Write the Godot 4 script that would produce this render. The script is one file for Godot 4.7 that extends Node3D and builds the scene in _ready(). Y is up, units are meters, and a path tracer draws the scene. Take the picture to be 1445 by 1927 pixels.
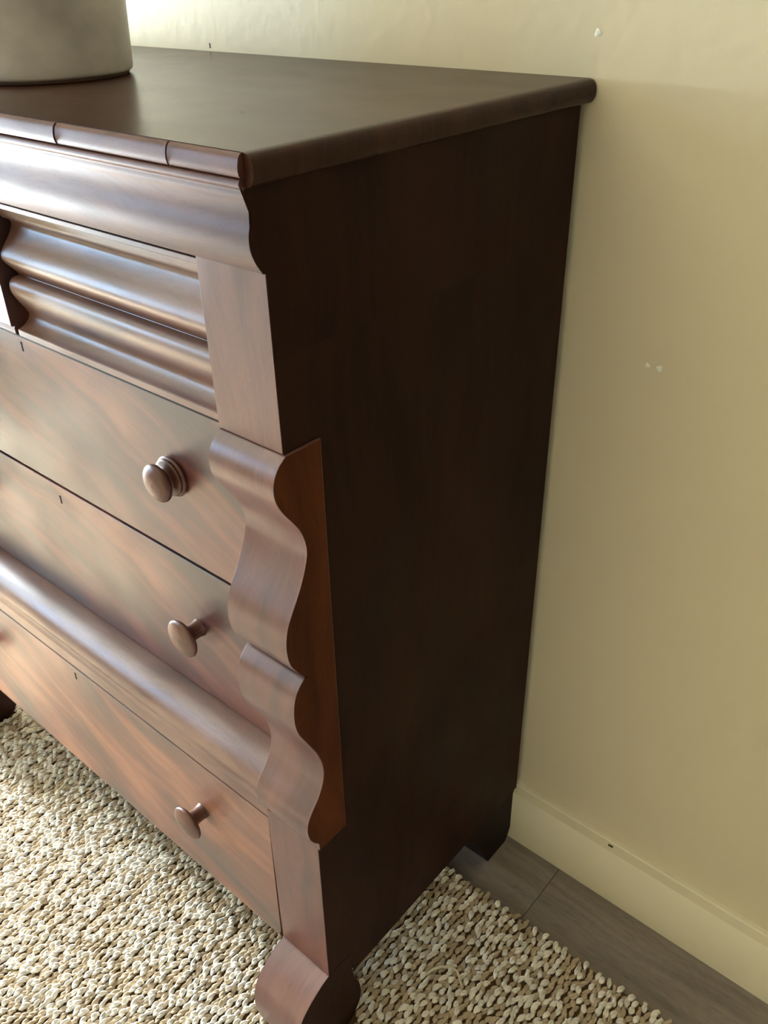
extends Node3D
# y up, metres. Back wall is the plane z = 0, the right flank of the chest is the plane x = 0, the chest front faces +z.

const W := 0.985            # chest width
var M := {}

# ---------------------------------------------------------------- helpers
func numbered(n: String) -> String:
	if not has_node(NodePath(n)):
		return n
	var k := 1
	while has_node(NodePath("%s_%03d" % [n, k])):
		k += 1
	return "%s_%03d" % [n, k]

func thing(called: String, label: String, category: String, at := Vector3.ZERO, group := "") -> Node3D:
	var o := Node3D.new()
	o.name = numbered(called)
	add_child(o)
	o.position = at
	o.set_meta("label", label)
	o.set_meta("category", category)
	if group != "":
		o.set_meta("group", group)
	return o

func obj(called: String, st: SurfaceTool, m: Material, parent: Node = self) -> MeshInstance3D:
	var o := MeshInstance3D.new()
	o.name = called
	o.mesh = st.commit()
	o.material_override = m
	o.cast_shadow = GeometryInstance3D.SHADOW_CASTING_SETTING_ON
	parent.add_child(o, true)
	return o

func struct(called: String, st: SurfaceTool, m: Material) -> MeshInstance3D:
	var o := obj(called, st, m)
	o.set_meta("kind", "structure")
	return o

func mb() -> SurfaceTool:
	var st := SurfaceTool.new()
	st.begin(Mesh.PRIMITIVE_TRIANGLES)
	return st

func tri(st: SurfaceTool, p: Array, n: Array, uv: Array) -> void:
	# winding is turned so that the front runs clockwise seen from the normal's side
	var order := [0, 1, 2]
	if (p[1] - p[0]).cross(p[2] - p[0]).dot(n[0] + n[1] + n[2]) > 0.0:
		order = [0, 2, 1]
	for k in order:
		st.set_normal(n[k])
		st.set_uv(uv[k])
		st.add_vertex(p[k])

func quad(st: SurfaceTool, p: Array, n: Array, uv: Array) -> void:
	tri(st, [p[0], p[1], p[2]], [n[0], n[1], n[2]], [uv[0], uv[1], uv[2]])
	tri(st, [p[0], p[2], p[3]], [n[0], n[2], n[3]], [uv[0], uv[2], uv[3]])

func face_uv(p: Vector3, n: Vector3, grain: int) -> Vector2:
	# u runs along the grain axis, v across it
	var a := n.abs().max_axis_index()
	if a == grain:
		return Vector2(p[(a + 1) % 3], p[(a + 2) % 3])
	return Vector2(p[grain], p[3 - a - grain])

# box from lo to hi with every edge and corner chamfered by c
func bx(st: SurfaceTool, lo: Vector3, hi: Vector3, c := 0.001, grain := 0) -> void:
	var ctr := (lo + hi) * 0.5
	var h := (hi - lo) * 0.5
	var cc := minf(c, minf(h.x, minf(h.y, h.z)) * 0.9)
	for a in 3:
		var b := (a + 1) % 3
		var d := (a + 2) % 3
		for s in [-1.0, 1.0]:
			var n := Vector3.ZERO
			n[a] = s
			var ps := []
			var uvs := []
			for q in [[-1, -1], [1, -1], [1, 1], [-1, 1]]:
				var p := Vector3.ZERO
				p[a] = s * h[a]
				p[b] = q[0] * (h[b] - cc)
				p[d] = q[1] * (h[d] - cc)
				ps.append(p + ctr)
				uvs.append(face_uv(p + ctr, n, grain))
			quad(st, ps, [n, n, n, n], uvs)
		for s in [-1.0, 1.0]:
			for t in [-1.0, 1.0]:
				var n1 := Vector3.ZERO
				n1[b] = s
				var n2 := Vector3.ZERO
				n2[d] = t
				var pts := []
				var us := []
				for q in [[-1, 0], [1, 0], [1, 1], [-1, 1]]:
					var p := Vector3.ZERO
					p[a] = q[0] * (h[a] - cc)
					p[b] = s * (h[b] - (0.0 if q[1] == 0 else cc))
					p[d] = t * (h[d] - (cc if q[1] == 0 else 0.0))
					pts.append(p + ctr)
					us.append(face_uv(p + ctr, n1, grain))
				quad(st, pts, [n1, n1, n2, n2], us)
	for sx in [-1.0, 1.0]:
		for sy in [-1.0, 1.0]:
			for sz in [-1.0, 1.0]:
				var n := Vector3(sx, sy, sz).normalized()
				var ps := [ctr + Vector3(sx * h.x, sy * (h.y - cc), sz * (h.z - cc)), ctr + Vector3(sx * (h.x - cc), sy * h.y, sz * (h.z - cc)), ctr + Vector3(sx * (h.x - cc), sy * (h.y - cc), sz * h.z)]
				tri(st, ps, [n, n, n], [Vector2.ZERO, Vector2.ZERO, Vector2.ZERO])

# a point of an extruded profile: axis 0 takes (z, y), axis 1 (x, z), axis 2 (x, y)
func lift(axis: int, p: Vector2, t: float) -> Vector3:
	match axis:
		0: return Vector3(t, p.y, p.x)
		1: return Vector3(p.x, t, p.y)
	return Vector3(p.x, p.y, t)

# closed profile extruded between t0 and t1; edges flatter than the crease are smoothed
func extr(st: SurfaceTool, prof: Array, axis: int, t0: float, t1: float, along := true, crease := 34.0, step := 0.0, bev0 := 0.0, bev1 := 0.0) -> void:
	var n := prof.size()
	var area := 0.0
	for i in n:
		area += prof[i].cross(prof[(i + 1) % n])
	var sg := 1.0 if area > 0.0 else -1.0
	var en := []
	for i in n:
		var d: Vector2 = (prof[(i + 1) % n] - prof[i]).normalized()
		en.append(Vector2(d.y, -d.x) * sg)
	var dirn := 1.0 if t1 > t0 else -1.0
	var ends := [t0, t1]
	var caps := []
	for q in 2:
		var bv := bev0 if q == 0 else bev1
		var ring := prof
		if bv > 0.0:
			ring = []
			for i in n:
				var m: Vector2 = (en[i] + en[(i + n - 1) % n]).normalized()
				ring.append(prof[i] - m * bv)
			var tin := t0 + dirn * bv if q == 0 else t1 - dirn * bv
			var out3 := lift(axis, Vector2.ZERO, (-dirn if q == 0 else dirn))
			for i in n:
				var j := (i + 1) % n
				var nb := (lift(axis, en[i], 0.0) + out3).normalized()
				quad(st, [lift(axis, prof[i], tin), lift(axis, prof[j], tin), lift(axis, ring[j], ends[q]), lift(axis, ring[i], ends[q])], [nb, nb, nb, nb], [prof[i], prof[j], prof[j], prof[i]])
		caps.append(ring)
	var s0 := t0 + dirn * bev0
	var s1 := t1 - dirn * bev1
	var cuts := 1 if step <= 0.0 else maxi(1, int(absf(t1 - t0) / step))
	var run := 0.0
	for i in n:
		var a: Vector2 = prof[i]
		var b: Vector2 = prof[(i + 1) % n]
		var e: Vector2 = en[i]
		var na := e
		var nb := e
		if rad_to_deg(absf(e.angle_to(en[(i + n - 1) % n]))) < crease:
			na = (e + en[(i + n - 1) % n]).normalized()
		if rad_to_deg(absf(e.angle_to(en[(i + 1) % n]))) < crease:
			nb = (e + en[(i + 1) % n]).normalized()
		var l := a.distance_to(b)
		var na3 := lift(axis, na, 0.0)
		var nb3 := lift(axis, nb, 0.0)
		for k in cuts:
			var u0 := lerpf(s0, s1, float(k) / cuts)
			var u1 := lerpf(s0, s1, float(k + 1) / cuts)
			var uv := [Vector2(u0, run), Vector2(u1, run), Vector2(u1, run + l), Vector2(u0, run + l)]
			if not along:
				uv = [Vector2(run, u0), Vector2(run, u1), Vector2(run + l, u1), Vector2(run + l, u0)]
			quad(st, [lift(axis, a, u0), lift(axis, a, u1), lift(axis, b, u1), lift(axis, b, u0)], [na3, na3, nb3, nb3], uv)
		run += l
	for s in [0, 1]:
		var idx := Geometry2D.triangulate_polygon(PackedVector2Array(caps[s]))
		var t := t0 if s == 0 else t1
		var nn := lift(axis, Vector2.ZERO, (1.0 if (t1 > t0) == (s == 1) else -1.0))
		for k in range(0, idx.size(), 3):
			var ps := []
			var uv := []
			for j in 3:
				var q: Vector2 = caps[s][idx[k + j]]
				ps.append(lift(axis, q, t))
				uv.append(Vector2(q.y, q.x))
			tri(st, ps, [nn, nn, nn], uv)

func crv(pts: Array, sub := 4) -> Array:
	# Catmull-Rom through the points
	var out := []
	for i in pts.size() - 1:
		var p0: Vector2 = pts[maxi(i - 1, 0)]
		var p1: Vector2 = pts[i]
		var p2: Vector2 = pts[i + 1]
		var p3: Vector2 = pts[mini(i + 2, pts.size() - 1)]
		for k in sub:
			out.append(p1.cubic_interpolate(p2, p0, p3, float(k) / sub))
	out.append(pts[-1])
	return out

func v2(a: Array) -> Array:
	var out := []
	for i in range(0, a.size(), 2):
		out.append(Vector2(a[i], a[i + 1]))
	return out

# profile (r, h) turned about an axis: frame's y is the axis
func lathe(st: SurfaceTool, prof: Array, at: Vector3, frame := Basis.IDENTITY, seg := 40, wobble := 0.0) -> void:
	var n := prof.size()
	var ens := []
	for i in n - 1:
		var d: Vector2 = (prof[i + 1] - prof[i]).normalized()
		ens.append(Vector2(d.y, -d.x))
	var run := 0.0
	for i in n - 1:
		var a: Vector2 = prof[i]
		var b: Vector2 = prof[i + 1]
		var e: Vector2 = ens[i]
		var na := e
		var nb := e
		if i > 0 and rad_to_deg(absf(e.angle_to(ens[i - 1]))) < 42.0:
			na = (e + ens[i - 1]).normalized()
		if i < n - 2 and rad_to_deg(absf(e.angle_to(ens[i + 1]))) < 42.0:
			nb = (e + ens[i + 1]).normalized()
		var l := a.distance_to(b)
		for k in seg:
			var f0 := TAU * k / seg
			var f1 := TAU * (k + 1) / seg
			var c0 := Vector3(cos(f0), 0, sin(f0))
			var c1 := Vector3(cos(f1), 0, sin(f1))
			var w0 := 1.0 + wobble * (sin(f0 * 3.0 + 1.0) + 0.6 * sin(f0 * 7.0))
			var w1 := 1.0 + wobble * (sin(f1 * 3.0 + 1.0) + 0.6 * sin(f1 * 7.0))
			var ps := [c0 * a.x * w0 + Vector3.UP * a.y, c1 * a.x * w1 + Vector3.UP * a.y, c1 * b.x * w1 + Vector3.UP * b.y, c0 * b.x * w0 + Vector3.UP * b.y]
			var ns := [c0 * na.x + Vector3.UP * na.y, c1 * na.x + Vector3.UP * na.y, c1 * nb.x + Vector3.UP * nb.y, c0 * nb.x + Vector3.UP * nb.y]
			for j in 4:
				ps[j] = at + frame * ps[j]
				ns[j] = frame * ns[j]
			var uv := [Vector2(float(k) / seg, run), Vector2(float(k + 1) / seg, run), Vector2(float(k + 1) / seg, run + l), Vector2(float(k) / seg, run + l)]
			if a.x < 1e-6:
				tri(st, [ps[0], ps[2], ps[3]], [ns[0], ns[2], ns[3]], [uv[0], uv[2], uv[3]])
			elif b.x < 1e-6:
				tri(st, [ps[0], ps[1], ps[2]], [ns[0], ns[1], ns[2]], [uv[0], uv[1], uv[2]])
			else:
				quad(st, ps, ns, uv)
		run += l

# round cord through points
func cord(st: SurfaceTool, pts: Array, r: float, seg := 8) -> void:
	var rings := []
	for i in pts.size():
		var d: Vector3 = (pts[mini(i + 1, pts.size() - 1)] - pts[maxi(i - 1, 0)]).normalized()
		var s := d.cross(Vector3.UP if absf(d.y) < 0.9 else Vector3.RIGHT).normalized()
		var t := s.cross(d)
		var ring := []
		for k in seg:
			ring.append(s * cos(TAU * k / seg) + t * sin(TAU * k / seg))
		rings.append(ring)
	for i in pts.size() - 1:
		for k in seg:
			var j := (k + 1) % seg
			var a: Vector3 = rings[i][k]
			var b: Vector3 = rings[i][j]
			var c: Vector3 = rings[i + 1][j]
			var e: Vector3 = rings[i + 1][k]
			quad(st, [pts[i] + a * r, pts[i] + b * r, pts[i + 1] + c * r, pts[i + 1] + e * r], [a, b, c, e], [Vector2.ZERO, Vector2.ZERO, Vector2.ZERO, Vector2.ZERO])
	for q in [[0, 1], [pts.size() - 1, pts.size() - 2]]:
		var n: Vector3 = (pts[q[0]] - pts[q[1]]).normalized()
		for k in seg:
			tri(st, [pts[q[0]] + n * r * 0.5, pts[q[0]] + rings[q[0]][k] * r, pts[q[0]] + rings[q[0]][(k + 1) % seg] * r], [n, n, n], [Vector2.ZERO, Vector2.ZERO, Vector2.ZERO])

# ---------------------------------------------------------------- materials
func noise(seed_: int, freq: float, oct := 4) -> FastNoiseLite:
	var f := FastNoiseLite.new()
	f.seed = seed_
	f.noise_type = FastNoiseLite.TYPE_SIMPLEX_SMOOTH
	f.frequency = freq
	f.fractal_octaves = oct
	return f

# wood: u (image x) runs along the grain; "tilt" leans the figure, "figure" is how strong the cloudy crotch figure is
func wood(seed_: int, dark: Color, mid: Color, light: Color, tilt: float, figure: float, rough: float, vary := 0.10, w := 768, h := 512) -> StandardMaterial3D:
	var img := Image.create(w, h, true, Image.FORMAT_RGB8)
	var rim := Image.create(w, h, true, Image.FORMAT_RGB8)
	var big := noise(seed_, 1.0, 3)
	var streak := noise(seed_ + 1, 1.0, 4)
	var pore := noise(seed_ + 2, 1.0, 2)
	var wear := noise(seed_ + 3, 1.0, 4)
	for y in h:
		var v := float(y) / h
		for x in w:
			var u := float(x) / w
			var vv := v + tilt * u + 0.05 * big.get_noise_2d(u * 2.2, v * 2.2)
			var cloud := big.get_noise_2d(u * 2.6 + 7.0, vv * 4.5)
			var s := streak.get_noise_2d(u * 3.0, vv * 26.0)
			var p := pore.get_noise_2d(u * 26.0, vv * 330.0)
			var k := clampf(0.5 + figure * cloud + 0.42 * s, 0.0, 1.0)
			var c := dark.lerp(mid, clampf(k * 2.0, 0, 1)).lerp(light, clampf(k * 2.0 - 1.0, 0, 1))
			c = c * (1.0 - 0.16 * clampf(p, 0.0, 1.0))
			img.set_pixel(x, y, c)
			var wr := wear.get_noise_2d(u * 6.0, v * 6.0)
			var r := clampf(rough + vary * wr + 0.015 * p, 0.05, 1.0)
			rim.set_pixel(x, y, Color(r, r, r))
	img.generate_mipmaps()
	rim.generate_mipmaps()
	var m := StandardMaterial3D.new()
	m.albedo_texture = ImageTexture.create_from_image(img)
	m.roughness = 1.0
	m.roughness_texture = ImageTexture.create_from_image(rim)
	m.uv1_scale = Vector3(1.0, 1.5, 1.0)
	m.metallic_specular = 0.5
	return m

func plain(c: Color, rough: float, spec := 0.5) -> StandardMaterial3D:
	var m := StandardMaterial3D.new()
	m.albedo_color = c
	m.roughness = rough
	m.metallic_specular = spec
	return m

func relief(seed_: int, freq: float, oct: int, strength: float, size := 512) -> ImageTexture:
	var f := noise(seed_, freq, oct)
	var img := f.get_seamless_image(size, size)
	img.convert(Image.FORMAT_RGBA8)
	img.bump_map_to_normal_map(strength)
	img.generate_mipmaps()
	return ImageTexture.create_from_image(img)

func mottled(seed_: int, a: Color, b: Color, freq: float, size := 512) -> ImageTexture:
	var f := noise(seed_, freq, 4)
	var src := f.get_seamless_image(size, size)
	var img := Image.create(size, size, true, Image.FORMAT_RGB8)
	for y in size:
		for x in size:
			img.set_pixel(x, y, a.lerp(b, src.get_pixel(x, y).r))
	img.generate_mipmaps()
	return ImageTexture.create_from_image(img)

func make_materials() -> void:
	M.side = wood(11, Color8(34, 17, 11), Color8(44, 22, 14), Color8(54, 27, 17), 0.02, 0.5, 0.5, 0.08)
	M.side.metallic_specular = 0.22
	M.scroll_side = wood(13, Color8(70, 33, 17), Color8(88, 44, 22), Color8(104, 54, 28), 0.02, 0.5, 0.5, 0.08)
	M.scroll_side.metallic_specular = 0.2
	M.top = wood(17, Color8(46, 25, 18), Color8(56, 31, 23), Color8(66, 38, 28), 0.01, 0.5, 0.25, 0.03)
	M.top.metallic_specular = 0.26
	M.front = wood(23, Color8(68, 40, 34), Color8(94, 56, 47), Color8(116, 74, 58), 0.0, 0.7, 0.46, 0.10)
	M.crotch = wood(29, Color8(60, 42, 40), Color8(88, 50, 45), Color8(122, 72, 56), 0.45, 0.95, 0.38, 0.10)
	M.crotch.metallic_specular = 0.68
	M.front.metallic_specular = 0.45
	M.crotch_low = wood(37, Color8(86, 68, 58), Color8(118, 76, 59), Color8(150, 98, 72), 0.40, 1.0, 0.40, 0.10)
	M.crotch_low.metallic_specular = 0.9
	M.ogee = wood(47, Color8(82, 52, 42), Color8(108, 72, 58), Color8(128, 92, 74), 0.0, 0.7, 0.38, 0.10)
	M.ogee.metallic_specular = 1.0
	M.column = wood(31, Color8(72, 41, 35), Color8(98, 57, 48), Color8(116, 72, 60), 0.0, 0.6, 0.36, 0.10)
	M.column.metallic_specular = 0.7
	M.knob = wood(41, Color8(74, 44, 33), Color8(96, 58, 43), Color8(116, 74, 55), 0.0, 0.4, 0.33, 0.06, 256, 256)
	M.knob.uv1_scale = Vector3(1, 8, 1)
	M.dark = plain(Color8(26, 15, 11), 0.6, 0.3)
	M.black = plain(Color8(6, 5, 5), 0.8, 0.2)
	M.wall = plain(Color8(217, 203, 172), 0.6, 0.35)
	M.wall.normal_enabled = true
	M.wall.normal_texture = relief(51, 0.03, 4, 5.0)
	M.wall.normal_scale = 0.11
	M.wall.uv1_triplanar = true
	M.wall.uv1_world_triplanar = true
	M.wall.uv1_scale = Vector3(2.5, 2.5, 2.5)
	M.ceiling = plain(Color8(190, 184, 168), 0.9, 0.2)
	M.panelling = plain(Color8(92, 66, 46), 0.6, 0.3)
	M.trim = plain(Color8(236, 224, 194), 0.42, 0.5)
	M.trim_chip = plain(Color8(238, 236, 222), 0.6)
	M.grime = plain(Color8(96, 84, 56), 0.9)
	M.window_paint = plain(Color8(235, 235, 228), 0.4)
	M.glass = plain(Color(0.95, 0.98, 1.0, 0.06), 0.02)
	M.glass.transparency = BaseMaterial3D.TRANSPARENCY_ALPHA
	M.crock = plain(Color.WHITE, 0.34, 0.5)
	M.crock.albedo_texture = mottled(61, Color8(156, 147, 140), Color8(196, 187, 178), 0.012)
	M.crock.uv1_scale = Vector3(1, 2.2, 1)
	M.crock_foot = plain(Color8(92, 70, 54), 0.85)
	M.rug_cloth = plain(Color8(104, 78, 52), 1.0, 0.1)
	M.rug_loop = plain(Color.WHITE, 1.0, 0.1)
	M.rug_loop.vertex_color_use_as_albedo = true
	M.rug_loop.rim_enabled = true
	M.rug_loop.rim = 0.3
	M.yarn = plain(Color8(205, 190, 158), 0.95, 0.2)

func plank_mat(seed_: int) -> StandardMaterial3D:
	var m := wood(seed_, Color8(116, 103, 93), Color8(138, 124, 112), Color8(156, 141, 129), 0.0, 0.5, 0.5, 0.06, 384, 256)
	m.uv1_scale = Vector3(0.7, 2.0, 1)
	return m

# ---------------------------------------------------------------- the chest
func drawer_front(t: Node3D, prof: Array, x0: float, x1: float, m: Material) -> MeshInstance3D:
	var st := mb()
	extr(st, prof, 0, x0, x1)
	return obj("drawer", st, m, t)

func slab(z0: float, z1: float, y0: float, y1: float, c := 0.0005) -> Array:
	return v2([z0, y0, z1 - c, y0, z1, y0 + c, z1, y1 - c, z1 - c, y1, z0, y1])

func knob(parent: Node3D, x: float, y: float, z: float, collar: bool) -> void:
	var st := mb()
	var p: Array
	if collar:
		p = [Vector2(0.0205, -0.001), Vector2(0.0205, 0.0015)]
		p.append_array(crv(v2([0.0222, 0.0020, 0.0234, 0.0038, 0.0222, 0.0056])))
		p.append_array(crv(v2([0.0200, 0.0060, 0.0212, 0.0078, 0.0198, 0.0096])))
		p.append_array(crv(v2([0.0170, 0.0100, 0.0130, 0.0118, 0.0124, 0.0142, 0.0138, 0.0164])))
		p.append_array(crv(v2([0.0175, 0.0172, 0.0204, 0.0188, 0.0217, 0.0215, 0.0208, 0.0244, 0.0175, 0.0272, 0.0105, 0.0298, 0.0, 0.0308])))
	else:
		p = [Vector2(0.0115, -0.001)]
		p.append_array(crv(v2([0.0115, 0.0, 0.0102, 0.005, 0.0100, 0.012, 0.0108, 0.0172, 0.0130, 0.0205])))
		p.append_array(crv(v2([0.0190, 0.0212, 0.0232, 0.0228, 0.0248, 0.0254, 0.0238, 0.0282, 0.0200, 0.0304, 0.0120, 0.0324, 0.0, 0.0332])))
	lathe(st, p, Vector3(x, y, z), Basis(Vector3(1, 0, 0), Vector3(0, 0, 1), Vector3(0, -1, 0)), 36)
	obj("knob", st, M.knob, parent)

func keyhole(parent: Node3D, x: float, y: float, z: float) -> void:
	var st := mb()
	var p := []
	for k in 13:
		var a := PI * k / 12.0
		p.append(Vector2(x + 0.0019 * cos(a), y + 0.0042 + 0.0019 * sin(a)))
	p.append_array([Vector2(x - 0.0011, y + 0.0030), Vector2(x - 0.0014, y - 0.0060), Vector2(x + 0.0014, y - 0.0060), Vector2(x + 0.0011, y + 0.0030)])
	extr(st, p, 2, z - 0.004, z + 0.0003)
	obj("keyhole", st, M.black, parent)

func build_chest() -> void:
	var t := thing("chest_of_drawers", "dark mahogany antique chest of drawers with scroll-cut front columns, against the cream wall", "chest")
	var st := mb()
	# board on top: nosed at both ends
	var tp := []
	for q in crv(v2([0.0000, 1.1275, 0.0050, 1.1285, 0.0085, 1.1335, 0.0092, 1.1390, 0.0080, 1.1450, 0.0045, 1.1488, -0.001, 1.1500]), 3):
		tp.append(q)
	for q in crv(v2([0.001, 1.1500, -0.0045, 1.1488, -0.0080, 1.1450, -0.0092, 1.1390, -0.0085, 1.1335, -0.0050, 1.1285, 0.0000, 1.1275]), 3):
		tp.append(q + Vector2(-W, 0))
	extr(st, tp, 2, 0.003, 0.4570, false)
	obj("top_board", st, M.top, t)
	# veneered nosing along the front edge, in three lengths with fine joints
	var strips := [[-W, -0.2170, 0.0011], [-0.2155, -0.0752, 0.0004], [-0.0741, 0.0, 0.0]]
	for s in strips:
		st = mb()
		var e := [Vector2(0.4565, 1.1335), Vector2(0.4565, 1.1496)]
		e.append_array(crv(v2([0.4585, 1.1494, 0.4608, 1.1470, 0.4622, 1.1425, 0.4624, 1.1380, 0.4612, 1.1345, 0.4590, 1.1335]), 4))
		for k in e.size():
			if k > 1:
				e[k] += Vector2(s[2], s[2] * 0.3)
		extr(st, e, 0, s[0], s[1], true, 40.0)
		obj("edge_strip", st, M.front, t)
	# frieze (cornice) of ogee section with a bead above
	st = mb()
	var cp := [Vector2(0.30, 1.0668)]
	cp.append_array(crv(v2([0.4484, 1.0668, 0.4528, 1.0732, 0.4562, 1.0798, 0.4580, 1.0858, 0.4585, 1.0915, 0.4580, 1.0966, 0.4567, 1.1015, 0.4559, 1.1062, 0.4561, 1.1115, 0.4574, 1.1170, 0.4592, 1.1215, 0.4596, 1.1255]), 4))
	cp.append_array(crv(v2([0.4598, 1.1262, 0.4618, 1.1280, 0.4625, 1.1302, 0.4612, 1.1326, 0.4590, 1.1332]), 3))
	cp.append_array([Vector2(0.45, 1.1332), Vector2(0.45, 1.1274), Vector2(0.30, 1.1274)])
	extr(st, cp, 0, -W + 0.0006, -0.0006, true, 40.0)
	obj("cornice", st, M.front, t)
	# carcass
	var sp := v2([0.0148, 1.1270, 0.0148, 0.118, 0.4040, 0.118, 0.4076, 0.1250, 0.4120, 0.1652, 0.4498, 0.1662, 0.4478, 0.4200, 0.4100, 0.4240, 0.4049, 0.4240, 0.4049, 0.9150, 0.4049, 0.9187, 0.4440, 0.9194, 0.4457, 0.9210, 0.4457, 1.0664])
	for q in cp:
		if q.y > 1.0669 and q.y < 1.1255 and q.x > 0.44:
			sp.append(q - Vector2(0.0007, 0))
	sp.append(Vector2(0.4560, 1.1270))
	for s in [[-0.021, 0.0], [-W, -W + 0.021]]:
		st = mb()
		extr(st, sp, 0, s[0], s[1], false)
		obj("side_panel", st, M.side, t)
	st = mb()
	bx(st, Vector3(-W + 0.022, 0.12, 0.016), Vector3(-0.022, 1.125, 0.026))
	obj("back_panel", st, M.dark, t)
	st = mb()
	bx(st, Vector3(-W + 0.022, 0.122, 0.028), Vector3(-0.022, 0.140, 0.40))
	obj("bottom_board", st, M.dark, t)
	st = mb()
	bx(st, Vector3(-W + 0.022, 0.895, 0.028), Vector3(-0.022, 0.9160, 0.385))
	bx(st, Vector3(-W + 0.0795, 0.9165, 0.300), Vector3(-0.0795, 0.9195, 0.4380))
	obj("frieze_rail", st, M.dark, t)
	# upper stiles, scroll columns, lower stiles, front feet: right and left
	var sc := crv(v2([0.4454, 0.9186, 0.4535, 0.9127, 0.4590, 0.9050, 0.4618, 0.8955, 0.4615, 0.8855, 0.4585, 0.8765, 0.4525, 0.8657, 0.4440, 0.8535, 0.4368, 0.8416, 0.4325, 0.8299, 0.4309, 0.8185, 0.4325, 0.8075, 0.4378, 0.7929, 0.4460, 0.7765, 0.4551, 0.7615, 0.4612, 0.7500, 0.4648, 0.7370, 0.4657, 0.7237, 0.4643, 0.7115, 0.4618, 0.7030, 0.4570, 0.6943, 0.4514, 0.6860, 0.4443, 0.6787]))
	sc.append_array(crv(v2([0.4449, 0.6784, 0.4490, 0.6768, 0.4550, 0.6714, 0.4601, 0.6643, 0.4637, 0.6530, 0.4652, 0.6380, 0.4642, 0.6240, 0.4600, 0.6100, 0.4515, 0.5925, 0.4424, 0.5738, 0.4362, 0.5572, 0.4331, 0.5408, 0.4337, 0.5265, 0.4375, 0.5130, 0.4453, 0.4999, 0.4548, 0.4885, 0.4610, 0.4780, 0.4632, 0.4661, 0.4613, 0.4516, 0.4560, 0.4405, 0.4520, 0.4350])))
	sc.append_array(crv(v2([0.4516, 0.4345, 0.4492, 0.4315, 0.4484, 0.4270, 0.4484, 0.4192]), 3))
	sc.append_array([Vector2(0.4052, 0.4192), Vector2(0.4052, 0.9186)])
	var ft := crv(v2([0.4516, 0.1655, 0.4649, 0.1608, 0.4793, 0.1530, 0.4925, 0.1430, 0.5030, 0.1310, 0.5090, 0.1150, 0.5115, 0.0950, 0.5098, 0.0700, 0.5050, 0.0450, 0.4985, 0.0220, 0.4930, 0.0090]))
	ft.append_array(crv(v2([0.4290, 0.0090, 0.4110, 0.0180, 0.3985, 0.0360, 0.3950, 0.0560, 0.3985, 0.0820, 0.4076, 0.1130, 0.4100, 0.1650])))
	for sd in [1, -1]:
		var xr := func(x: float) -> float: return x if sd > 0 else -W - x
		st = mb()
		extr(st, v2([0.372, 0.9189, 0.4448, 0.9189, 0.4460, 0.9201, 0.4464, 1.0662, 0.372, 1.0662]), 0, xr.call(-0.0786), xr.call(-0.0006), false, 34.0, 0.0, 0.0006, 0.0)
		obj("upper_stile", st, M.column, t)
		st = mb()
		extr(st, sc, 0, xr.call(-0.0786), xr.call(0.0022), false, 40.0, 0.0, 0.0007, 0.0)
		var col := obj("scroll_column", st, M.column, t)
		st = mb()
		var face := []
		for q in sc:
			face.append(Vector2(q.x - 0.0008 if q.x > 0.41 else q.x + 0.0008, clampf(q.y, 0.4200, 0.9178)))
		extr(st, face, 0, xr.call(0.0021), xr.call(0.0026), false)
		obj("column_side", st, M.scroll_side, col)
		st = mb()
		extr(st, v2([0.380, 0.1660, 0.4506, 0.1660, 0.4484, 0.4190, 0.380, 0.4190]), 0, xr.call(-0.0833), xr.call(-0.0006), false)
		obj("lower_stile", st, M.column, t)
		st = mb()
		extr(st, ft, 0, xr.call(-0.0833), xr.call(-0.0005), false, 40.0, 0.0, 0.0008, 0.0)
		var fo := obj("front_foot", st, M.column, t)
		st = mb()
		var fs := []
		for q in ft:
			fs.append(Vector2(q.x - 0.0007 if q.x > 0.41 else q.x + 0.0007, clampf(q.y, 0.0098, 0.1646)))
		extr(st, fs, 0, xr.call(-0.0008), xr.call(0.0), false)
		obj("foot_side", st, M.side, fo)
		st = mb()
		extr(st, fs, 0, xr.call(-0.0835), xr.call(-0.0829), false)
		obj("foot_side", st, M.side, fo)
		st = mb()
		extr(st, v2([0.0200, 0.118, 0.0205, 0.030, 0.0270, 0.012, 0.0340, 0.0, 0.0840, 0.0, 0.0960, 0.024, 0.1140, 0.070, 0.1330, 0.104, 0.1480, 0.118]), 0, xr.call(-0.048), xr.call(-0.001), false)
		obj("back_foot", st, M.dark, t)
	# three small drawers in the frieze: ogee, flat, ogee
	var og := [Vector2(0.30, 1.0632), Vector2(0.30, 0.9212)]
	og.append_array(v2([0.4400, 0.9212, 0.4410, 0.9222, 0.4410, 0.9285]))
	og.append_array(crv(v2([0.4404, 0.9290, 0.4340, 0.9312, 0.4280, 0.9355, 0.4250, 0.9410, 0.4268, 0.9470, 0.4315, 0.9550, 0.4355, 0.9625, 0.4380, 0.9690, 0.4384, 0.9745, 0.4366, 0.9795, 0.4320, 0.9828, 0.4250, 0.9838])))
	og.append_array(crv(v2([0.4248, 0.9843, 0.4290, 0.9900, 0.4345, 0.9962, 0.4380, 1.0010, 0.4392, 1.0055, 0.4372, 1.0110, 0.4330, 1.0165, 0.4278, 1.0220, 0.4226, 1.0290, 0.4200, 1.0345, 0.4212, 1.0390])))
	og.append_array(crv(v2([0.4220, 1.0398, 0.4270, 1.0420, 0.4300, 1.0460, 0.4310, 1.0510, 0.4330, 1.0560, 0.4390, 1.0582])))
	og.append_array(v2([0.4430, 1.0580, 0.4440, 1.0588, 0.4440, 1.0628, 0.4436, 1.0632]))
	drawer_front(t, og, -0.4075, -0.0796, M.ogee)
	drawer_front(t, og, -W + 0.0796, -W + 0.4075, M.ogee)
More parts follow.
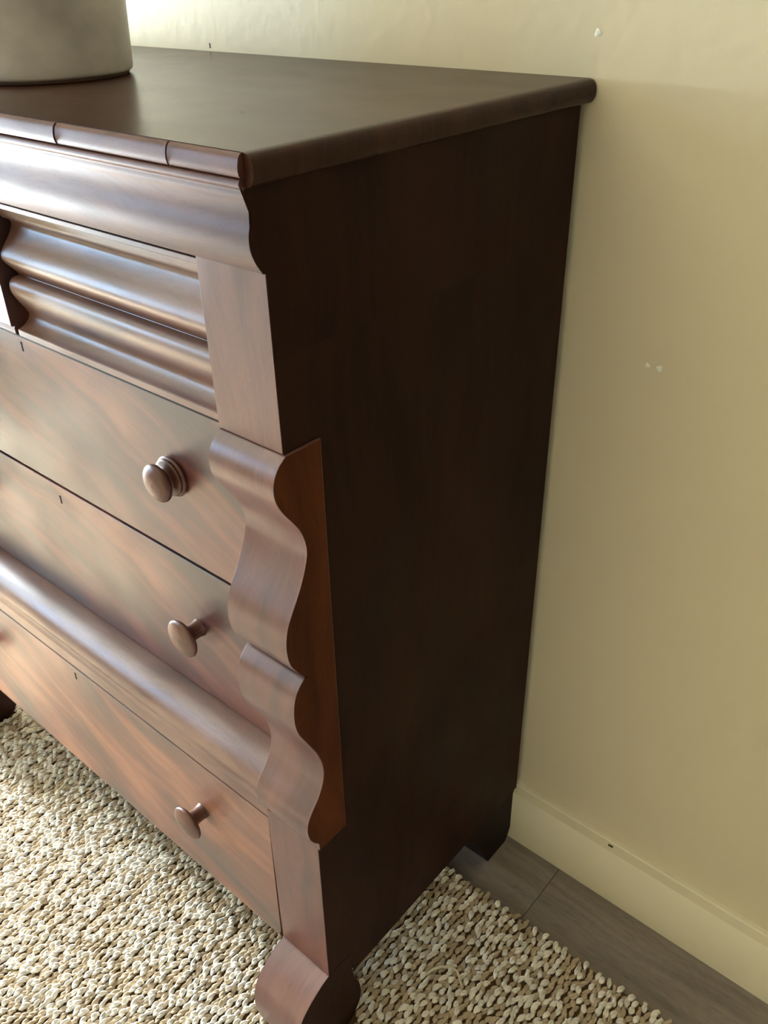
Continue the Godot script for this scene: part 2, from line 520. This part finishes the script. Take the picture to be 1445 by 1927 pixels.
	var mid := v2([0.30, 1.0632, 0.30, 0.9212, 0.4400, 0.9212, 0.4410, 0.9222, 0.4410, 0.9285, 0.4400, 0.9300, 0.4430, 0.9306, 0.4440, 0.9316, 0.4440, 1.0628, 0.4436, 1.0632])
	var md := drawer_front(t, mid, -0.5700, -0.4150, M.crotch)
	md.set_meta("label", "plain flat-fronted small drawer")
	# three wide drawers
	var zd := 0.4020
	var d1 := drawer_front(t, slab(0.30, zd, 0.6892, 0.9120), -W + 0.0806, -0.0806, M.crotch)
	knob(d1, -0.2240, 0.7990, zd, true)
	knob(d1, -W + 0.2240, 0.7990, zd, true)
	keyhole(d1, -0.4905, 0.8765, zd)
	var d2 := drawer_front(t, slab(0.30, zd, 0.4785, 0.6846), -W + 0.0806, -0.0806, M.crotch)
	knob(d2, -0.2260, 0.5890, zd, false)
	knob(d2, -W + 0.2260, 0.5890, zd, false)
	keyhole(d2, -0.4930, 0.6635, zd)
	var d3 := drawer_front(t, v2([0.30, 0.1560, 0.4465, 0.1560, 0.4500, 0.1600, 0.4508, 0.1650, 0.4492, 0.1710, 0.4478, 0.4014, 0.4474, 0.4018, 0.30, 0.4018]), -W + 0.0850, -0.0845, M.crotch_low)
	# the old drawer has shrunk: its right end leans away from the stile towards the bottom
	var ar := d3.mesh.surface_get_arrays(0)
	var vs: PackedVector3Array = ar[Mesh.ARRAY_VERTEX]
	for i in vs.size():
		if vs[i].x > -0.2:
			vs[i].x -= 0.0048 * (0.4018 - vs[i].y) / 0.2458
	ar[Mesh.ARRAY_VERTEX] = vs
	var am := ArrayMesh.new()
	am.add_surface_from_arrays(Mesh.PRIMITIVE_TRIANGLES, ar)
	d3.mesh = am
	knob(d3, -0.2220, 0.3060, 0.4485, false)
	knob(d3, -W + 0.2220, 0.3060, 0.4485, false)
	keyhole(d3, -0.4920, 0.3850, 0.4480)
	# rounded moulding between the middle and the bottom drawer
	st = mb()
	var mp := v2([0.30, 0.4778, 0.30, 0.4042, 0.4467, 0.4042, 0.4470, 0.4045, 0.4470, 0.4230])
	mp.append_array(crv(v2([0.4468, 0.4245, 0.4452, 0.4290, 0.4444, 0.4335, 0.4456, 0.4385, 0.4474, 0.4440, 0.4466, 0.4520, 0.4420, 0.4610, 0.4330, 0.4695, 0.4220, 0.4745, 0.4100, 0.4770, 0.4022, 0.4778])))
	extr(st, mp, 0, -W + 0.0790, -0.0790, true, 40.0)
	obj("moulding", st, M.ogee, t)

func build_crock() -> void:
	var t := thing("stoneware_crock", "pale grey stoneware crock standing on the chest top at its left", "crock", Vector3(-0.5130, 1.1500, 0.2830))
	var st := mb()
	var p := crv(v2([0.0, 0.004, 0.080, 0.004]), 1)
	p.append_array(crv(v2([0.0880, 0.0030, 0.0908, 0.0045, 0.0920, 0.0080, 0.0928, 0.0200, 0.0945, 0.0600, 0.0968, 0.1100, 0.0985, 0.1700, 0.0990, 0.2300, 0.0988, 0.2500]), 4))
	p.append_array(crv(v2([0.1010, 0.2520, 0.1045, 0.2600, 0.1045, 0.2720, 0.1010, 0.2790, 0.0960, 0.2800, 0.0920, 0.2760, 0.0905, 0.2600, 0.0900, 0.1500, 0.0870, 0.0300, 0.0780, 0.0140, 0.0, 0.0120]), 4))
	lathe(st, p, Vector3.ZERO, Basis.IDENTITY, 72, 0.002)
	obj("body", st, M.crock, t)
	st = mb()
	lathe(st, v2([0.0, 0.0, 0.0862, 0.0, 0.0876, 0.0012, 0.0880, 0.0046, 0.080, 0.0046]), Vector3.ZERO, Basis.IDENTITY, 72, 0.003)
	obj("unglazed_foot", st, M.crock_foot, t)

# ---------------------------------------------------------------- the rug
func build_rug() -> void:
	var t := thing("rug", "chunky looped beige rug lying under the front of the chest", "rug", Vector3(0, 0, 0))
	var st := mb()
	bx(st, Vector3(-2.20, 0.0004, 0.139), Vector3(0.90, 0.0060, 2.00), 0.002)
	obj("backing", st, M.rug_cloth, t)
	# one loop of yarn: two plies twisted round each other, arched over the backing along z
	var lp := mb()
	var seg := 6
	var rings := 9
	for ply in 2:
		var ring_at := func(i: int) -> Array:
			var u := float(i) / (rings - 1)
			var a := PI * u
			var h := TAU * 0.8 * u + PI * ply
			var c := Vector3(0.17 * cos(h), 0.40 * sin(a) - 0.10 + 0.13 * sin(h), -0.46 * cos(a) + 0.05 * sin(h))
			var r := 0.30 * (0.55 + 0.45 * sin(a))
			return [c, r, Vector3(0, 0.40 * cos(a), 0.46 * sin(a)).normalized() if i > 0 and i < rings - 1 else Vector3(0, 0, 1)]
		for i in rings - 1:
			for k in seg:
				var ps := []
				var ns := []
				for q in [[i, k], [i, k + 1], [i + 1, k + 1], [i + 1, k]]:
					var rr: Array = ring_at.call(q[0])
					var f: float = TAU * q[1] / seg
					var t2: Vector3 = rr[2]
					var side := Vector3.RIGHT
					var upv := t2.cross(side).normalized()
					var n := side * cos(f) + upv * sin(f)
					ps.append(rr[0] + n * rr[1])
					ns.append(n)
				quad(lp, ps, ns, [Vector2.ZERO, Vector2.ZERO, Vector2.ZERO, Vector2.ZERO])
	var rng := RandomNumberGenerator.new()
	rng.seed = 77
	var xs := []
	var px := 0.0088
	var pz := 0.0100
	var big := noise(5, 14.0, 2)
	var row := 0
	var col := 0
	var x := -2.18
	while x < 0.88:
		var z := 0.1430 + (pz * 0.5 if row % 2 == 1 else 0.0)
		while z < 1.98:
			var cx := x + rng.randf_range(-0.0018, 0.0018)
			var cz := z + rng.randf_range(-0.0022, 0.0022)
			var keep := true
			for fx in [[-0.086, 0.003], [-W - 0.003, -W + 0.086]]:
				if cx > fx[0] and cx < fx[1] and cz > 0.405 and cz < 0.496:
					keep = false
			if keep:
				var tall := rng.randf() < (0.66 if (row + col) % 2 == 0 else 0.26)
				var sx := rng.randf_range(0.0076, 0.0102)
				var sy := rng.randf_range(0.0100, 0.0128) if tall else rng.randf_range(0.0064, 0.0084)
				var sz := rng.randf_range(0.0105, 0.0160)
				var b := Basis.from_euler(Vector3(rng.randf_range(-0.45, 0.45), rng.randf_range(-0.45, 0.45), rng.randf_range(-0.3, 0.3)))
				b = b * Basis.from_scale(Vector3(sx, sy, sz))
				var tone := 1.0 + rng.randf_range(-0.12, 0.12) + 0.06 * big.get_noise_2d(cx, cz)
				var dye := Color(0.82, 0.73, 0.61) if tall else Color(0.54, 0.41, 0.275)
				xs.append([Transform3D(b, Vector3(cx, 0.0062 + sy * 0.14, cz)), dye * tone])
			z += pz
			col += 1
		x += px
		row += 1
	var mm := MultiMesh.new()
	mm.transform_format = MultiMesh.TRANSFORM_3D
	mm.use_colors = true
	mm.mesh = lp.commit()
	mm.instance_count = xs.size()
	for i in xs.size():
		mm.set_instance_transform(i, xs[i][0])
		mm.set_instance_color(i, xs[i][1])
	var mi := MultiMeshInstance3D.new()
	mi.name = "yarn_loops"
	mi.multimesh = mm
	mi.material_override = M.rug_loop
	mi.set_meta("kind", "stuff")
	t.add_child(mi, true)
	# two pulled strands standing up out of the pile
	var s1 := []
	for q in [[0.041, 0.010, 0.300], [0.046, 0.018, 0.293], [0.055, 0.024, 0.284], [0.066, 0.026, 0.276], [0.076, 0.023, 0.274], [0.084, 0.016, 0.278], [0.092, 0.009, 0.283]]:
		s1.append(Vector3(q[0], q[1], q[2]))
	st = mb()
	cord(st, s1, 0.0019)
	obj("pulled_strand", st, M.yarn, t)
	var s2 := []
	for q in [[-0.668, 0.012, 0.462], [-0.665, 0.017, 0.456], [-0.663, 0.021, 0.449], [-0.664, 0.023, 0.441], [-0.668, 0.022, 0.433]]:
		s2.append(Vector3(q[0], q[1], q[2]))
	st = mb()
	cord(st, s2, 0.0013)
	obj("pulled_strand", st, M.yarn, t)

# ---------------------------------------------------------------- the room
const XL := -2.60
const XR := 4.60
const ZF := 3.80
const YC := 2.50
const VZ0 := 1.50
const VZ1 := 2.75
const VY0 := 0.95
const VY1 := 2.20
const WZ0 := 0.39
const WZ1 := 0.73
const WY0 := 0.12
const WY1 := 1.30

func build_room() -> void:
	var st := mb()
	bx(st, Vector3(XL - 0.2, 0, -0.15), Vector3(XR + 0.2, YC, 0.0), 0.0)
	var wb := struct("wall_back", st, M.wall)
	# flecks of bare filler and nicks in the paint
	for q in [[0.1033, 0.8728, 0.0026, 0.0], [0.1173, 0.8728, 0.0034, 1.0], [0.0030, 1.1886, 0.0036, 2.0]]:
		st = mb()
		lathe(st, crv(v2([q[2], -0.001, q[2] * 0.95, 0.0002, q[2] * 0.6, 0.0006, 0.0, 0.0007]), 2), Vector3(q[0], q[1], 0), Basis(Vector3(1, 0, 0), Vector3(0, 0, 1), Vector3(0, -1, 0)) * Basis(Vector3.UP, q[3]), 14, 0.22)
		obj("paint_fleck", st, M.trim_chip, wb)
	for q in [[-0.5756, 1.1562, 0.0014, 0.0030], [0.0508, 0.6913, 0.0060, 0.0012]]:
		st = mb()
		bx(st, Vector3(q[0] - q[2], q[1] - q[3], -0.002), Vector3(q[0] + q[2], q[1] + q[3], 0.0002), 0.0002)
		obj("scuff", st, M.wall if q[1] < 1.0 else M.grime, wb)
	# left wall with the window opening
	st = mb()
	bx(st, Vector3(XL - 0.15, 0, 0), Vector3(XL, YC, WZ0), 0.0)
	bx(st, Vector3(XL - 0.15, 0, WZ1), Vector3(XL, YC, VZ0), 0.0)
	bx(st, Vector3(XL - 0.15, 0, VZ1), Vector3(XL, YC, ZF), 0.0)
	bx(st, Vector3(XL - 0.15, 0, WZ0), Vector3(XL, WY0, WZ1), 0.0)
	bx(st, Vector3(XL - 0.15, WY1, WZ0), Vector3(XL, YC, WZ1), 0.0)
	bx(st, Vector3(XL - 0.15, 0, VZ0), Vector3(XL, VY0, VZ1), 0.0)
	bx(st, Vector3(XL - 0.15, VY1, VZ0), Vector3(XL, YC, VZ1), 0.0)
	struct("wall_left", st, M.wall)
	st = mb()
	bx(st, Vector3(XR, 0, 0), Vector3(XR + 0.15, YC, ZF), 0.0)
	struct("wall_right", st, M.panelling)
	st = mb()
	bx(st, Vector3(XL - 0.2, 0, ZF), Vector3(XR + 0.2, YC, ZF + 0.15), 0.0)
	struct("wall_front", st, M.wall)
	st = mb()
	bx(st, Vector3(XL - 0.2, YC, -0.15), Vector3(XR + 0.2, YC + 0.15, ZF + 0.15), 0.0)
	struct("ceiling", st, M.ceiling)
	st = mb()
	bx(st, Vector3(XL - 0.2, -0.20, -0.15), Vector3(XR + 0.2, -0.012, ZF + 0.15), 0.0)
	var fl := struct("floor", st, M.dark)
	var pm := []
	for k in 4:
		pm.append(plank_mat(101 + k * 7))
	var pw := 0.152
	var rng := RandomNumberGenerator.new()
	rng.seed = 9
	var z := 0.006
	var r := 0
	while z < ZF:
		var x := 0.0962 - 2.44 if r == 0 else XL - rng.randf_range(0.0, 1.1)
		while x < XR:
			var a := maxf(x, XL)
			var b := minf(x + 1.22, XR)
			if b - a > 0.01:
				st = mb()
				bx(st, Vector3(a + 0.0003, -0.012, z + 0.0005), Vector3(b - 0.0003, 0.0, minf(z + pw, ZF) - 0.0005), 0.0005)
				obj("plank", st, pm[rng.randi() % 4], fl)
			x += 1.22
		z += pw
		r += 1
	# skirting board with a bevelled ledge
	st = mb()
	extr(st, v2([0.0, 0.0, 0.0215, 0.0, 0.0217, 0.1095, 0.0208, 0.1114, 0.0070, 0.1125, 0.0060, 0.1150, 0.0, 0.1160]), 0, XL, XR)
	var bb := struct("baseboard_back", st, M.trim)
	st = mb()
	bx(st, Vector3(0.1640, 0.1112, 0.0100), Vector3(0.1720, 0.1126, 0.0140), 0.0006)
	obj("nail_hole", st, M.grime, bb)
	st = mb()
	bx(st, Vector3(XL, 0, 0.022), Vector3(XL + 0.018, 0.1, ZF), 0.002)
	struct("baseboard_left", st, M.trim)
	st = mb()
	bx(st, Vector3(XR - 0.018, 0, 0.022), Vector3(XR, 0.11, ZF), 0.002)
	struct("baseboard_right", st, M.trim)
	# two windows in the left wall: a tall narrow one and a wide one of two panes
	for k in 2:
		var wn := Node3D.new()
		wn.name = "window_%d" % (k + 1)
		wn.set_meta("kind", "structure")
		add_child(wn)
		var lo := Vector3(XL - 0.10, WY0, WZ0) if k == 0 else Vector3(XL - 0.10, VY0, VZ0)
		var hi := Vector3(XL - 0.04, WY1, WZ1) if k == 0 else Vector3(XL - 0.04, VY1, VZ1)
		var wide := Vector3(0, 0, 1)
		var thin := Vector3(1, 0, 0)
		var f := 0.030 if k == 0 else 0.045
		var span := (hi - lo).dot(wide)
		st = mb()
		bx(st, lo, lo + thin * 0.06 + wide * span + Vector3.UP * f, 0.003)
		bx(st, Vector3(lo.x, hi.y - f, lo.z), hi, 0.003)
		for u in ([0.0, span - f] if k == 0 else [0.0, span * 0.5 - f * 0.5, span - f]):
			var a: Vector3 = lo + wide * u + Vector3.UP * f
			bx(st, a, a + thin * 0.06 + wide * f + Vector3.UP * (hi.y - lo.y - 2.0 * f), 0.003)
		obj("window_frame", st, M.window_paint, wn)
		for u in ([f] if k == 0 else [f, span * 0.5 + f * 0.5]):
			var pw2 := span - 2.0 * f if k == 0 else span * 0.5 - 1.5 * f
			st = mb()
			var a: Vector3 = lo + wide * u + Vector3.UP * f + thin * 0.028
			bx(st, a, a + thin * 0.004 + wide * pw2 + Vector3.UP * (hi.y - lo.y - 2.0 * f), 0.0)
			obj("pane", st, M.glass, wn)

func _ready() -> void:
	var cam := Camera3D.new()
	cam.name = "camera"
	add_child(cam)
	cam.position = Vector3(0.46328, 1.25786, 0.85486)
	cam.rotation_order = EULER_ORDER_YXZ
	cam.rotation = Vector3(-0.572495, 0.717854, -0.022727)
	cam.fov = 61.02
	cam.near = 0.02
	cam.current = true
	var env := Environment.new()
	var sky := Sky.new()
	var sm := ProceduralSkyMaterial.new()
	sm.sky_top_color = Color(0.70, 0.84, 1.0)
	sm.sky_horizon_color = Color(0.88, 0.95, 1.0)
	sm.ground_horizon_color = Color(0.70, 0.70, 0.64)
	sm.ground_bottom_color = Color(0.50, 0.48, 0.42)
	sm.sky_energy_multiplier = 1.1
	sm.ground_energy_multiplier = 1.0
	sky.sky_material = sm
	env.background_mode = Environment.BG_SKY
	env.sky = sky
	env.tonemap_mode = Environment.TONE_MAPPER_LINEAR
	env.tonemap_exposure = 3.05
	env.sdfgi_enabled = true
	env.ssao_enabled = true
	env.ssil_enabled = true
	var we := WorldEnvironment.new()
	we.name = "world_environment"
	we.environment = env
	add_child(we)
	# low sun through the first window: a patch on the rug to the left of the chest
	var sun := DirectionalLight3D.new()
	sun.name = "sun"
	sun.light_color = Color(1.0, 0.97, 0.92)
	sun.light_energy = 5.5
	sun.light_angular_distance = 1.0
	sun.shadow_enabled = true
	add_child(sun)
	sun.look_at_from_position(Vector3.ZERO, Vector3(0.80, -0.57, 0.08), Vector3.UP)
	# daylight coming in through the two windows of the left wall
	for k in 2:
		var y0 := WY0 if k == 0 else VY0
		var y1 := WY1 if k == 0 else VY1
		var z0 := WZ0 if k == 0 else VZ0
		var z1 := WZ1 if k == 0 else VZ1
		var day := AreaLight3D.new()
		day.name = "window_daylight"
		day.area_size = Vector2(z1 - z0 - 0.07, y1 - y0 - 0.09)
		day.area_normalize_energy = false
		day.light_color = Color(0.88, 0.955, 1.0) if k == 0 else Color(0.64, 0.83, 1.0)
		day.light_energy = 40.0 if k == 0 else 0.9
		day.area_range = 12.0
		day.shadow_enabled = true
		add_child(day, true)
		day.look_at_from_position(Vector3(XL - 0.02, (y0 + y1) * 0.5, (z0 + z1) * 0.5), Vector3(0, (y0 + y1) * 0.5, (z0 + z1) * 0.5), Vector3.UP)

	make_materials()
	build_room()
	build_chest()
	build_crock()
	build_rug()
